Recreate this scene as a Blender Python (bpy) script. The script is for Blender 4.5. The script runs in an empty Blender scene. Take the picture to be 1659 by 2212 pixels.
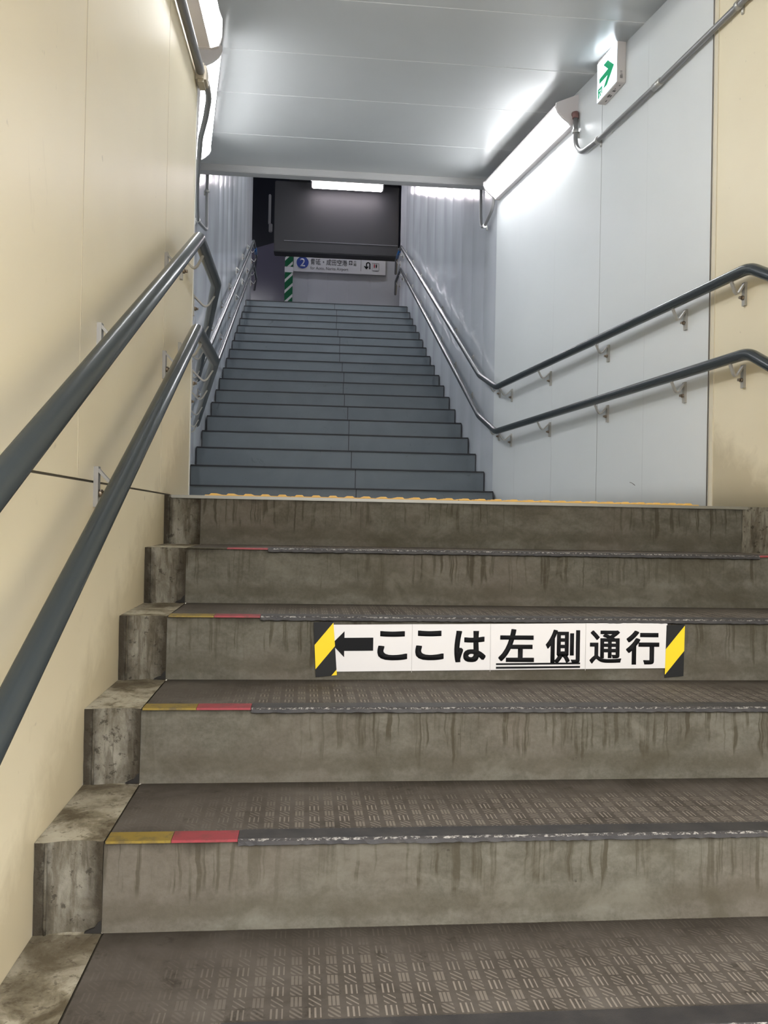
import bpy, bmesh, math, random
from mathutils import Vector, Matrix
random.seed(7)
sc = bpy.context.scene
COL = sc.collection

# ------------------------------------------------------------------ camera
YAW, PITCH, ROLL, FPX = 0.0932, 0.0085, 0.0189, 1838.35
cam_d = bpy.data.cameras.new('camera'); cam = bpy.data.objects.new('camera', cam_d); COL.objects.link(cam)
fw = Vector((math.sin(YAW)*math.cos(PITCH), math.cos(YAW)*math.cos(PITCH), math.sin(PITCH)))
rt0 = Vector((math.cos(YAW), -math.sin(YAW), 0)); up0 = rt0.cross(fw)
rt = rt0*math.cos(ROLL)+up0*math.sin(ROLL); up = -rt0*math.sin(ROLL)+up0*math.cos(ROLL)
M = Matrix((( rt.x, up.x, -fw.x, 0), (rt.y, up.y, -fw.y, 0), (rt.z, up.z, -fw.z, -0.0676), (0, 0, 0, 1)))
cam.matrix_world = M
cam_d.sensor_fit = 'HORIZONTAL'; cam_d.sensor_width = 36; cam_d.lens = FPX/1659*36
cam_d.clip_start = 0.02
sc.camera = cam
# ------------------------------------------------------------------ world, exposure
w = bpy.data.worlds.new('world'); sc.world = w; w.use_nodes = True
w.node_tree.nodes['Background'].inputs[0].default_value = (0.95, 0.97, 1.0, 1)
w.node_tree.nodes['Background'].inputs[1].default_value = 6.4
# added fill through the open stair foot: world shaped bright overhead, dim below
_t = w.node_tree; _tc = _t.nodes.new('ShaderNodeTexCoord'); _sp = _t.nodes.new('ShaderNodeSeparateXYZ'); _rp = _t.nodes.new('ShaderNodeValToRGB')
_t.links.new(_tc.outputs['Generated'], _sp.inputs[0])
_mr = _t.nodes.new('ShaderNodeMapRange'); _mr.inputs[1].default_value = -1; _mr.inputs[2].default_value = 1
_t.links.new(_sp.outputs['Z'], _mr.inputs[0]); _t.links.new(_mr.outputs[0], _rp.inputs[0])
_e = _rp.color_ramp.elements; _e[0].position = .56; _e[0].color = (.09, .09, .09, 1); _e[1].position = .70; _e[1].color = (.98, .98, 1, 1)
_t.links.new(_rp.outputs[0], w.node_tree.nodes['Background'].inputs[0])
vs = sc.view_settings
vs.view_transform = 'Standard'; vs.look = 'None'; vs.gamma = 1; vs.use_curve_mapping = False
vs.exposure = 1.4
LAMP = 10.5        # emission of every tube diffuser
LAMP_COL = (0.97, 0.98, 1.0)
sc.cycles.max_bounces = 8
sc.cycles.sample_clamp_indirect = 6
sc.cycles.use_denoising = True

# ------------------------------------------------------------------ node helpers
def mat(name, col=(.5,.5,.5), rough=.5, metal=0.0, spec=.5, coat=0.0, emit=None, es=0):
    m = bpy.data.materials.new(name); m.use_nodes = True
    b = m.node_tree.nodes['Principled BSDF']
    b.inputs['Base Color'].default_value = (*col, 1)
    b.inputs['Roughness'].default_value = rough
    b.inputs['Metallic'].default_value = metal
    b.inputs['Specular IOR Level'].default_value = spec
    b.inputs['Coat Weight'].default_value = coat
    if emit:
        b.inputs['Emission Color'].default_value = (*emit, 1); b.inputs['Emission Strength'].default_value = es
    return m
class NT:
    def __init__(s, m): s.m = m; s.t = m.node_tree; s.b = s.t.nodes['Principled BSDF']
    def n(s, typ, **kw):
        nd = s.t.nodes.new(typ)
        for k, v in kw.items(): setattr(nd, k, v)
        return nd
    def l(s, a, b): s.t.links.new(a, b)
    def pos(s):
        return s.n('ShaderNodeNewGeometry').outputs['Position']
    def mapping(s, vec, sc_):
        m = s.n('ShaderNodeMapping'); m.inputs['Scale'].default_value = sc_; s.l(vec, m.inputs['Vector']); return m.outputs[0]
    def noise(s, vec, scale, detail=4, rough=.5, dist=0):
        n = s.n('ShaderNodeTexNoise'); n.inputs['Scale'].default_value = scale; n.inputs['Detail'].default_value = detail
        n.inputs['Roughness'].default_value = rough; n.inputs['Distortion'].default_value = dist
        s.l(vec, n.inputs['Vector']); return n.outputs['Fac']
    def ramp(s, fac, stops):
        r = s.n('ShaderNodeValToRGB'); e = r.color_ramp.elements
        while len(e) > len(stops): e.remove(e[-1])
        while len(e) < len(stops): e.new(.5)
        for i, (p, c) in enumerate(stops):
            e[i].position = p; e[i].color = (*c, 1) if hasattr(c, '__len__') else (c, c, c, 1)
        s.l(fac, r.inputs[0]); return r.outputs[0]
    def math(s, op, a, b=None, c=None, clamp=False):
        m = s.n('ShaderNodeMath', operation=op, use_clamp=clamp)
        for i, v in enumerate((a, b, c)):
            if v is None: continue
            if isinstance(v, (int, float)): m.inputs[i].default_value = v
            else: s.l(v, m.inputs[i])
        return m.outputs[0]
    def mix(s, f, a, b, mode='MIX'):
        m = s.n('ShaderNodeMix', data_type='RGBA', blend_type=mode)
        for i, v in ((0, f), (6, a), (7, b)):
            if isinstance(v, (int, float)): m.inputs[i].default_value = v
            elif isinstance(v, tuple): m.inputs[i].default_value = (*v, 1)
            else: s.l(v, m.inputs[i])
        return m.outputs[2]
    def sep(s, vec):
        x = s.n('ShaderNodeSeparateXYZ'); s.l(vec, x.inputs[0]); return x.outputs
    def bump(s, h, strength=.3, dist=.01):
        b = s.n('ShaderNodeBump'); b.inputs['Strength'].default_value = strength; b.inputs['Distance'].default_value = dist
        s.l(h, b.inputs['Height']); s.l(b.outputs[0], s.b.inputs['Normal'])
    def color(s, c): s.l(c, s.b.inputs['Base Color'])
    def rough(s, c): s.l(c, s.b.inputs['Roughness'])

# ------------------------------------------------------------------ materials
def wall_paint(name, col, dark, rough, spots=True, bump=.12, kerb=False):
    m = mat(name, col, rough); t = NT(m); p = t.pos()
    big = t.noise(p, 1.1, 3, .55, .6)
    c = t.mix(t.ramp(big, [(.42, 0), (.75, 1)]), col, dark)
    if spots:
        sm = t.noise(p, 26, 2, .5)
        c = t.mix(t.math('MULTIPLY', t.ramp(sm, [(.74, 0), (.80, 1)]), .30), c, (.16, .13, .09))
        sc_ = t.noise(t.mapping(p, (1, 1.3, .5)), 7, 5, .6, 1.5)
        c = t.mix(t.math('MULTIPLY', t.ramp(sc_, [(.66, 0), (.78, 1)]), .16), c, (.22, .17, .10))
    if kerb:     # scuffs and grime splashed along the stepped kerb
        x, y, z = t.sep(p)
        f = t.math('SUBTRACT', z, t.math('MULTIPLY', t.math('SUBTRACT', y, 2.8286), .493))
        f = t.math('ADD', f, t.math('MULTIPLY', t.math('SUBTRACT', t.noise(p, 11, 5, .65, .5), .5), .22))
        c = t.mix(t.math('MULTIPLY', t.ramp(f, [(.0, 1), (.13, 0)]), .55), c, (.40, .33, .20))
    t.color(c)
    t.bump(t.noise(p, 2.2, 2, .4), bump, .02)
    return m
M_CREAM = wall_paint('cream_wall_panel', (.82, .745, .56), (.77, .69, .51), .42, kerb=True)
M_WHITE = wall_paint('white_wall_panel', (.74, .77, .78), (.71, .74, .75), .24, spots=False, bump=.05)
M_WHITE_UP = wall_paint('glossy_white_sheet', (.64, .67, .71), (.58, .61, .66), .13, spots=False, bump=.22)
M_CEIL = wall_paint('ceiling_panel', (.53, .545, .545), (.50, .515, .515), .30, spots=False, bump=.05)
M_CEILJ = mat('ceiling_joint', (.78, .79, .79), .3)  # pale colour paints a thin highlight along the ceiling seams
M_CEIL_LOW = wall_paint('lower_ceiling_panel', (.60, .58, .54), (.56, .54, .50), .5, spots=False)
M_BEAM = wall_paint('beam_face', (.42, .42, .42), (.36, .36, .36), .45, spots=False)
M_SEAM = mat('dark_seam', (.10, .09, .075), .8)
M_TRIM = mat('pale_trim', (.70, .69, .66), .4)
M_DARK = mat('dark_void_wall', (.004, .005, .010), .5, spec=.2)
M_DARKGLOSS = mat('dark_glossy_wall', (.055, .052, .075), .18)
M_PANEL = wall_paint('grey_hanging_panel', (.013, .014, .018), (.018, .018, .019), .6, spots=False)
M_PANELEDGE = mat('panel_edge', (.11, .11, .11), .5)
M_FARWALL = wall_paint('far_platform_wall', (.46, .47, .52), (.42, .43, .48), .14, spots=False, bump=.16)
M_RAIL = mat('rail_dark_grey', (.036, .045, .050), .24, metal=.15, spec=.5)
M_BRACKET = mat('bracket_steel', (.34, .33, .31), .38, metal=.6)
M_BRACKET_P = mat('bracket_painted', (.42, .41, .38), .4, metal=.2)
M_BOLT = mat('bolt_brass_steel', (.28, .23, .18), .35, metal=.9)
M_PIPE = mat('conduit_grey', (.30, .30, .30), .36, metal=.5)
M_PIPE_L = mat('conduit_fitting', (.48, .48, .46), .35, metal=.6)
M_BOX = mat('conduit_box', (.46, .42, .34), .5)
M_HOUS = mat('lamp_housing', (.66, .62, .62), .4)
M_LENS = mat('lamp_diffuser', (.9, .9, .9), .4, emit=LAMP_COL, es=LAMP)
M_LENS_PINK = mat('lamp_diffuser_far', (.9, .9, .9), .4, emit=(1, .90, .95), es=LAMP*.9)
M_LENS_HOT = mat('fill_lamp_diffuser', (.9, .9, .9), .4, emit=(.92, .93, 1), es=LAMP*2.8)
M_SIGNBOX = mat('sign_housing', (.62, .58, .56), .5)
M_SIGNFACE = mat('sign_face_lit', (.8, .9, 1), .3, emit=(.72, .86, 1), es=1.0)
M_SIGNTUBE = mat('sign_face_bright', (.9, .95, 1), .3, emit=(.93, .98, 1), es=2.2)
M_GREEN = mat('sign_green', (.0, .27, .11), .4, emit=(0, .27, .11), es=.22)
M_PRINT = mat('small_print', (.12, .11, .11), .6)
M_PAPER = mat('laminated_paper', (.66, .64, .63), .35)
M_TAPECLEAR = mat('clear_tape_edge', (.50, .48, .46), .2)
M_INK = mat('black_ink', (.008, .008, .009), .7, spec=.15)
M_BLUE = mat('sign_blue', (.03, .06, .30), .4)
M_SIGNWHITE = mat('sign_white', (.62, .62, .66), .35)
M_GREYINK = mat('grey_ink', (.075, .075, .085), .5)
M_REDINK = mat('red_ink', (.5, .05, .08), .5)
M_BLUEBAND = mat('blue_label', (.01, .10, .30), .4)
M_YEL = mat('yellow_tape', (.42, .29, .03), .5)
M_RED = mat('red_tape', (.42, .045, .055), .5)
M_TACT = mat('tactile_yellow', (.70, .42, .10), .55)
M_LIP = mat('steel_nosing_lip', (.26, .25, .22), .4, metal=.8)

def tape_worn(m, col, dirt):
    t = NT(m); p = t.pos()
    t.color(t.mix(t.ramp(t.noise(p, 38, 5, .7), [(.48, 0), (.68, 1)]), col, dirt))
tape_worn(M_YEL, (.20, .135, .014), (.09, .063, .022))
tape_worn(M_RED, (.24, .028, .036), (.13, .030, .028))

def m_concrete():
    m = mat('stained_concrete', (0.2009, 0.1987, 0.1944), .8, spec=.12); t = NT(m); p = t.pos(); x, y, z = t.sep(p)
    base = t.ramp(t.noise(p, 4.2, 8, .66, .3), [(.30, (0.0640, 0.0571, 0.0414)), (.46, (0.0854, 0.0793, 0.0605)), (.56, (0.1133, 0.1063, 0.0838)), (.72, (0.1485, 0.1406, 0.1137))])
    mid = t.noise(t.mapping(p, (1, 1, 1.8)), 14, 6, .68, .4)
    base = t.mix(.52, base, t.ramp(mid, [(.3, (0.0535, 0.0465, 0.0321)), (.5, (0.0978, 0.0915, 0.0704)), (.7, (0.1603, 0.1522, 0.1230))]))
    fine = t.noise(p, 120, 4, .7)
    base = t.mix(.18, base, t.ramp(fine, [(.3, (0.0535, 0.0476, 0.0336)), (.7, (0.1976, 0.1850, 0.1551))]))
    warm = t.noise(p, 2.3, 3, .5)
    base = t.mix(t.math('MULTIPLY', t.ramp(warm, [(.45, 0), (.62, 1)]), .35), base, (0.1256, 0.1004, 0.0802))
    zz = t.math('FRACT', t.math('DIVIDE', t.math('ADD', z, 3.2), .16))       # 0 foot of a riser .. 1 top
    step_id = t.math('FLOOR', t.math('DIVIDE', t.math('ADD', z, 3.2), .16))
    # thin wandering run marks
    wander = t.math('MULTIPLY', t.math('SUBTRACT', t.noise(t.mapping(p, (6, 1, 14)), 1.6, 2, .5), .5), .013)
    xx = t.math('ADD', t.math('ADD', x, wander), t.math('MULTIPLY', step_id, 3.7))
    cx = t.n('ShaderNodeCombineXYZ'); t.l(t.math('MULTIPLY', xx, 62), cx.inputs[0]); t.l(t.math('MULTIPLY', z, 2.2), cx.inputs[2])
    drip = t.noise(cx.outputs[0], 1.0, 3, .6, .15)
    dm = t.ramp(drip, [(.52, 0), (.60, 1)])
    cl = t.n('ShaderNodeCombineXYZ'); t.l(t.math('MULTIPLY', xx, 21), cl.inputs[0])
    length = t.noise(cl.outputs[0], 1.0, 2, .5)
    reach = t.math('SUBTRACT', zz, t.ramp(length, [(.3, .05), (.7, .75)]))
    fade = t.ramp(reach, [(.0, 0), (.12, 1)])
    ce = t.n('ShaderNodeCombineXYZ'); t.l(t.math('ADD', t.math('MULTIPLY', x, 1.5), t.math('MULTIPLY', step_id, 5.3)), ce.inputs[0])
    spread = t.ramp(t.noise(ce.outputs[0], 1.2, 2, .5), [(.36, .0), (.52, 1)])
    k = t.math('MULTIPLY', t.math('MULTIPLY', dm, fade), t.math('MULTIPLY', spread, .78))
    c = t.mix(k, base, (0.0470, 0.0391, 0.0239))
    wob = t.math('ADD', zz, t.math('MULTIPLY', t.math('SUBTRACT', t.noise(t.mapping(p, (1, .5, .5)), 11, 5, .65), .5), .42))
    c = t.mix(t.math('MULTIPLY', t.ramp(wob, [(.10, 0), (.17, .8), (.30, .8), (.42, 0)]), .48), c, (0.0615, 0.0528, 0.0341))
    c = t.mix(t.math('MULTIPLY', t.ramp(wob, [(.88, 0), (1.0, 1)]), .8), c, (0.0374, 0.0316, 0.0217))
    blot = t.noise(p, 3.1, 4, .6, 1.0)
    c = t.mix(t.math('MULTIPLY', t.ramp(blot, [(.52, 0), (.64, 1)]), .55), c, (0.0562, 0.0486, 0.0310))
    pale = t.noise(t.mapping(p, (1.3, 1, 1.6)), 5.5, 6, .62, .6)
    c = t.mix(t.math('MULTIPLY', t.ramp(pale, [(.56, 0), (.66, 1)]), .4), c, (0.1507, 0.1410, 0.1128))
    chip = t.noise(p, 16, 6, .7)
    c = t.mix(t.math('MULTIPLY', t.ramp(chip, [(.70, 0), (.74, 1)]), .7), c, (0.0240, 0.0201, 0.0139))
    t.color(c)
    t.bump(t.noise(p, 60, 6, .7), .25, .004)
    return m
M_CONC = m_concrete()
def m_curb():
    m = mat('curb_mortar', (0.2376, 0.2198, 0.1782), .8, spec=.12); t = NT(m); p = t.pos(); x, y, z = t.sep(p)
    c = t.ramp(t.noise(t.mapping(p, (1.8, 1, .8)), 10, 8, .66, .3), [(.28, (0.0564, 0.0475, 0.0333)), (.42, (0.1247, 0.1117, 0.0843)), (.56, (0.1960, 0.1812, 0.1455)), (.75, (0.2614, 0.2465, 0.2049))])
    st = t.noise(t.mapping(p, (70, 70, 9)), 1, 4, .6, .3)
    c = t.mix(t.math('MULTIPLY', t.ramp(st, [(.50, 0), (.60, 1)]), .55), c, (0.0594, 0.0487, 0.0309))
    # darker bands along the joints with the riser and with the wall
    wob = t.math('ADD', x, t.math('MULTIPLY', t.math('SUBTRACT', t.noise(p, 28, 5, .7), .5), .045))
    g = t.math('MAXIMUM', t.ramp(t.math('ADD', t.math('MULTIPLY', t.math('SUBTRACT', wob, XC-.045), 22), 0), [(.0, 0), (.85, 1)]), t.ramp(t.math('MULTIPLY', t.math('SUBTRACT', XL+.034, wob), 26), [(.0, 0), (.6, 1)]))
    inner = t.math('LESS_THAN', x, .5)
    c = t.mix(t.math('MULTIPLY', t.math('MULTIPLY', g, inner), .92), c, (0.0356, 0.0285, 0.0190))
    sp = t.noise(p, 48, 5, .7)
    c = t.mix(t.math('MULTIPLY', t.ramp(sp, [(.58, 0), (.64, 1)]), .65), c, (0.0208, 0.0166, 0.0107))
    t.color(c); t.bump(t.noise(p, 40, 6, .75), .5, .006)
    return m
def m_curbtop():
    m = mat('curb_top_mortar', (0.2970, 0.2792, 0.2376), .8, spec=.12); t = NT(m); p = t.pos()
    c = t.ramp(t.noise(p, 9, 7, .66, .35), [(.36, (.095, .078, .050)), (.46, (.20, .175, .125)), (.54, (.34, .31, .24)), (.72, (.42, .39, .31))])
    x, y, z = t.sep(p)
    yy = t.math('FRACT', t.math('DIVIDE', t.math('SUBTRACT', y, 2.8286-.3246*20), .3246))
    jn = t.math('ADD', yy, t.math('MULTIPLY', t.math('SUBTRACT', t.noise(p, 8, 5, .65), .5), .9))
    c = t.mix(t.math('MULTIPLY', t.ramp(jn, [(.45, 0), (.85, 1)]), .62), c, (0.1010, 0.0832, 0.0564))
    sp = t.noise(p, 60, 5, .7)
    c = t.mix(t.math('MULTIPLY', t.ramp(sp, [(.56, 0), (.64, 1)]), .6), c, (.06, .048, .032))
    t.color(c); t.bump(t.noise(p, 40, 6, .75), .4, .005)
    return m
M_CURBTOP = m_curbtop()
M_CURB = None
M_HOLE = mat('hollow_shade', (.012, .010, .008), .9)  # black colour paints the shade of a hollow on the flush kerb face

def m_tread():
    m = mat('patterned_tread_mat', (.2, .2, .2), .7, spec=.15); t = NT(m); p = t.pos(); x, y, z = t.sep(p)
    S = .0285
    u = t.math('DIVIDE', t.math('ADD', x, 5.0), S); v = t.math('DIVIDE', t.math('ADD', y, 5.0), S*1.05)
    fu = t.math('FRACT', u); fv = t.math('FRACT', v)
    cu = t.math('MODULO', t.math('FLOOR', u), 2.0); cv = t.math('MODULO', t.math('FLOOR', v), 2.0)
    def inside(f, a, b):
        return t.math('MULTIPLY', t.math('GREATER_THAN', f, a), t.math('LESS_THAN', f, b))
    box = t.math('MULTIPLY', inside(fu, .17, .83), inside(fv, .07, .93))
    three = t.math('LESS_THAN', t.math('FRACT', t.math('ADD', t.math('MULTIPLY', fu, 3.4), .42)), .34)
    dense = t.math('LESS_THAN', t.math('FRACT', t.math('MULTIPLY', fu, 4.6)), .70)
    dg1 = t.math('LESS_THAN', t.math('FRACT', t.math('MULTIPLY', t.math('ADD', fu, fv), 2.3)), .30)
    dg2 = t.math('LESS_THAN', t.math('FRACT', t.math('MULTIPLY', t.math('SUBTRACT', fu, t.math('MULTIPLY', fv, -1.0)), 2.6)), .48)
    ncu = t.math('SUBTRACT', 1.0, cu); ncv = t.math('SUBTRACT', 1.0, cv)
    a = t.math('MULTIPLY', t.math('MULTIPLY', ncu, cv), three)
    b = t.math('MULTIPLY', t.math('MULTIPLY', ncu, ncv), t.math('MULTIPLY', dg1, .8))
    c_ = t.math('MULTIPLY', t.math('MULTIPLY', cu, cv), t.math('MULTIPLY', dg2, .55))
    d = t.math('MULTIPLY', t.math('MULTIPLY', cu, ncv), t.math('MULTIPLY', dense, .60))
    pat = t.math('MULTIPLY', t.math('ADD', t.math('ADD', a, b), t.math('ADD', c_, d)), box, clamp=True)
    # worn and caked with dirt in patches; position within the tread (0 front .. 1 back)
    yy = t.math('FRACT', t.math('DIVIDE', t.math('SUBTRACT', y, 2.8286-.3246*20), .3246))
    wearn = t.noise(p, 5.5, 5, .65, .6)
    edge = t.ramp(t.math('ADD', yy, t.math('MULTIPLY', t.math('SUBTRACT', wearn, .5), .9)), [(.50, 1), (.80, .12)])
    leftw = t.ramp(t.math('ADD', x, t.math('MULTIPLY', t.math('SUBTRACT', wearn, .5), .5)), [(.0, .0), (.22, 1)])
    lx = t.math('ADD', x, .22)
    leftw = t.ramp(t.math('ADD', lx, t.math('MULTIPLY', t.math('SUBTRACT', wearn, .5), .5)), [(.0, .08), (.30, 1)])
    k = t.math('MULTIPLY', pat, t.math('MULTIPLY', edge, leftw))
    base = t.ramp(t.noise(p, 6, 7, .62, .4), [(.30, (0.0441, 0.0372, 0.0298)), (.46, (0.0734, 0.0631, 0.0530)), (.58, (0.0906, 0.0789, 0.0673)), (.72, (0.1091, 0.0966, 0.0836))])
    sp = t.noise(p, 17, 6, .7)
    base = t.mix(t.math('MULTIPLY', t.ramp(sp, [(.60, 0), (.70, 1)]), .6), base, (0.0255, 0.0209, 0.0153))
    jn = t.math('ADD', yy, t.math('MULTIPLY', t.math('SUBTRACT', t.noise(p, 9, 5, .65), .5), .25))
    base = t.mix(t.math('MULTIPLY', t.ramp(jn, [(.80, 0), (1.0, 1)]), .72), base, (0.0279, 0.0232, 0.0167))
    c = t.mix(t.math('MULTIPLY', k, .85), base, (.255, .222, .188))
    t.color(c)
    t.bump(t.math('MULTIPLY', pat, edge), .35, .0015)
    return m
M_TREAD = m_tread()
def m_strip():
    m = mat('black_nonslip_strip', (0.0210, 0.0210, 0.0210), .6); t = NT(m); p = t.pos()
    g = t.noise(p, 900, 2, .5)
    t.color(t.mix(t.ramp(t.noise(p, 24, 4, .6), [(.35, 0), (.7, 1)]), (0.0182, 0.0168, 0.0182), (0.0385, 0.0350, 0.0336)))
    t.bump(g, .5, .001)
    return m
M_STRIP = m_strip()
def m_lip():
    m = mat('worn_strip_front', (.05, .05, .05), .3, metal=.2); t = NT(m); p = t.pos()
    k = t.ramp(t.noise(t.mapping(p, (110, 60, 300)), 1, 4, .7, .4), [(.50, 0), (.62, 1)])
    t.color(t.mix(k, (.035, .032, .032), (.36, .345, .32)))
    t.rough(t.ramp(k, [(0, .55), (1, .3)]))
    return m
M_WORN = m_lip()
def m_vinyl():
    m = mat('grey_vinyl_riser', (0.1095, 0.1284, 0.1462), .45); t = NT(m); p = t.pos()
    c = t.ramp(t.noise(p, 3, 5, .6, .4), [(.3, (0.1216, 0.1439, 0.1623)), (.7, (0.1521, 0.1772, 0.1967))])
    sc_ = t.noise(t.mapping(p, (9, 2, 5)), 1, 5, .65, 1.2)
    c = t.mix(t.math('MULTIPLY', t.ramp(sc_, [(.64, 0), (.72, 1)]), .5), c, (0.0608, 0.0707, 0.0771))
    t.color(c)
    return m
M_VINYL = m_vinyl()
M_VDARK = mat('vinyl_dark_edge', (.025, .025, .03), .5)
M_LANDING = mat('landing_vinyl', (.30, .29, .27), .5)
def m_hazard(name, sx, sz, per, off, ca, cb, thr=.5):
    m = mat(name, ca, .35); m.node_tree.nodes['Principled BSDF'].inputs['Roughness'].default_value = .6; m.node_tree.nodes['Principled BSDF'].inputs['Specular IOR Level'].default_value = .25; t = NT(m)
    tc = t.n('ShaderNodeTexCoord').outputs['Object']; x, y, z = t.sep(tc)
    s = t.math('FRACT', t.math('ADD', t.math('DIVIDE', t.math('ADD', t.math('MULTIPLY', x, sx), t.math('MULTIPLY', z, sz)), per), off))
    t.color(t.mix(t.math('GREATER_THAN', s, thr), ca, cb))
    return m
M_HAZ = m_hazard('hazard_tape', 1.0, -.82, .108, .79, (.012, .012, .012), (.78, .56, .02), .5)
M_GSTR = m_hazard('green_white_stripe', 1.0, -1.0, .19, .1, (.0, .085, .032), (.50, .52, .52), .72)

# ------------------------------------------------------------------ mesh helpers
def link(name, bm, m=None, parent=None, smooth=False, kind=None):
    me = bpy.data.meshes.new(name); bm.normal_update(); bm.to_mesh(me); bm.free()
    o = bpy.data.objects.new(name, me); COL.objects.link(o)
    if m is not None:
        for mm in (m if isinstance(m, (list, tuple)) else [m]): me.materials.append(mm)
    if smooth:
        for p in me.polygons: p.use_smooth = True
    if parent is not None: o.parent = parent
    if kind: o['kind'] = kind
    return o
def empty(name, loc=(0, 0, 0)):
    o = bpy.data.objects.new(name, None); COL.objects.link(o); o.location = loc; o.empty_display_size = .05
    return o
def tag(o, label, cat, group=None):
    o['label'] = label; o['category'] = cat
    if group: o['group'] = group
    return o
def adopt(o, parent):          # keep world coordinates of a mesh authored in world space
    o.parent = parent; o.location = -Vector(parent.location)
    return o
def add_box(bm, lo, hi, mi=0, bev=0):
    lo = Vector(lo); hi = Vector(hi)
    v = [bm.verts.new((x, y, z)) for x in (lo.x, hi.x) for y in (lo.y, hi.y) for z in (lo.z, hi.z)]
    fs = [(0,1,3,2), (4,6,7,5), (0,4,5,1), (2,3,7,6), (0,2,6,4), (1,5,7,3)]
    out = []
    for f in fs:
        fc = bm.faces.new([v[i] for i in f]); fc.material_index = mi; out.append(fc)
    if bev:
        es = list({e for f in out for e in f.edges})
        bmesh.ops.bevel(bm, geom=es, offset=bev, segments=2, affect='EDGES')
    return out
def add_prism(bm, pts, ext, mi=0):
    """pts: 3D polygon, ext: extrusion vector"""
    a = [bm.verts.new(p) for p in pts]; e = Vector(ext); b = [bm.verts.new(Vector(p)+e) for p in pts]
    n = len(pts); fs = [bm.faces.new(a), bm.faces.new(b[::-1])]
    for i in range(n): fs.append(bm.faces.new((a[i], b[i], b[(i+1) % n], a[(i+1) % n])))
    for f in fs: f.material_index = mi
    bmesh.ops.recalc_face_normals(bm, faces=fs)
    return fs
def fillet(pts, r, seg=6):
    pts = [Vector(p) for p in pts]; out = [pts[0]]
    for i in range(1, len(pts)-1):
        a, b, c = pts[i-1], pts[i], pts[i+1]
        d1 = (a-b); d2 = (c-b); L = min(r, d1.length*.45, d2.length*.45)
        p, q = b+d1.normalized()*L, b+d2.normalized()*L
        for k in range(seg+1):
            s = k/seg; out.append(p*(1-s)**2 + b*2*s*(1-s) + q*s*s)
    out.append(pts[-1]); return out
def add_tube(bm, pts, r, seg=16, cap=True, mi=0):
    pts = [Vector(p) for p in pts]; rings = []
    t = (pts[1]-pts[0]).normalized(); n = t.orthogonal().normalized()
    for i, p in enumerate(pts):
        if i == 0: tt = (pts[1]-pts[0]).normalized()
        elif i == len(pts)-1: tt = (pts[-1]-pts[-2]).normalized()
        else: tt = ((pts[i]-pts[i-1]).normalized()+(pts[i+1]-pts[i]).normalized()).normalized()
        n = (n - tt*n.dot(tt)).normalized(); bvec = tt.cross(n)
        rings.append([bm.verts.new(p + (n*math.cos(2*math.pi*k/seg)+bvec*math.sin(2*math.pi*k/seg))*r) for k in range(seg)])
    for a, b in zip(rings, rings[1:]):
        for k in range(seg):
            f = bm.faces.new((a[k], a[(k+1) % seg], b[(k+1) % seg], b[k])); f.material_index = mi; f.smooth = True
    if cap:
        bm.faces.new(rings[0][::-1]).material_index = mi; bm.faces.new(rings[-1]).material_index = mi
def add_strip(bm, path, n, side, width, thick, mi=0):
    """flat bar: path of 3D points bent in a plane, width along 'side'"""
    side = Vector(side).normalized()*(width/2); path = [Vector(p) for p in path]; rings = []
    for i, p in enumerate(path):
        if i == 0: tt = path[1]-path[0]
        elif i == len(path)-1: tt = path[-1]-path[-2]
        else: tt = (path[i]-path[i-1]).normalized()+(path[i+1]-path[i]).normalized()
        tt = tt.normalized(); nn = tt.cross(side.normalized()).normalized()*(thick/2)
        rings.append([bm.verts.new(p+nn+side), bm.verts.new(p+nn-side), bm.verts.new(p-nn-side), bm.verts.new(p-nn+side)])
    fs = []
    for a, b in zip(rings, rings[1:]):
        for k in range(4): fs.append(bm.faces.new((a[k], a[(k+1) % 4], b[(k+1) % 4], b[k])))
    fs += [bm.faces.new(rings[0][::-1]), bm.faces.new(rings[-1])]
    for f in fs: f.material_index = mi
    bmesh.ops.recalc_face_normals(bm, faces=fs)
def text_mesh(name, body, lo, hi, origin, ax, ay, m, parent, offset=0.0, thick=.0015, keep=False):
    """lettering fitted in the rectangle lo..hi (plane coordinates), ax/ay the plane axes, raised by its own thickness"""
    cu = bpy.data.curves.new(name, 'FONT'); cu.body = body; cu.size = 1; cu.offset = offset; cu.resolution_u = 4
    tmp = bpy.data.objects.new(name, cu); COL.objects.link(tmp)
    dg = bpy.context.evaluated_depsgraph_get(); dg.update()
    me0 = bpy.data.meshes.new_from_object(tmp.evaluated_get(dg))
    bpy.data.objects.remove(tmp); bpy.data.curves.remove(cu)
    bm = bmesh.new(); bm.from_mesh(me0); bpy.data.meshes.remove(me0)
    if not bm.verts: print('TEXT EMPTY', body); bm.free(); return None
    xs = [v.co.x for v in bm.verts]; ys = [v.co.y for v in bm.verts]
    x0, x1, y0, y1 = min(xs), max(xs), min(ys), max(ys)
    sx = (hi[0]-lo[0])/max(x1-x0, 1e-6); sy = (hi[1]-lo[1])/max(y1-y0, 1e-6)
    ax = Vector(ax).normalized(); ay = Vector(ay).normalized(); nz = ax.cross(ay); O = Vector(origin)
    for v in bm.verts:
        a = lo[0]+(v.co.x-x0)*sx; b = lo[1]+(v.co.y-y0)*sy
        v.co = O + ax*a + ay*b + nz*thick
    r = bmesh.ops.extrude_face_region(bm, geom=bm.faces[:])
    for e in r['geom']:
        if isinstance(e, bmesh.types.BMVert): e.co -= nz*thick*.98
    bmesh.ops.recalc_face_normals(bm, faces=bm.faces[:])
    return link(name, bm, m, parent)
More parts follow.
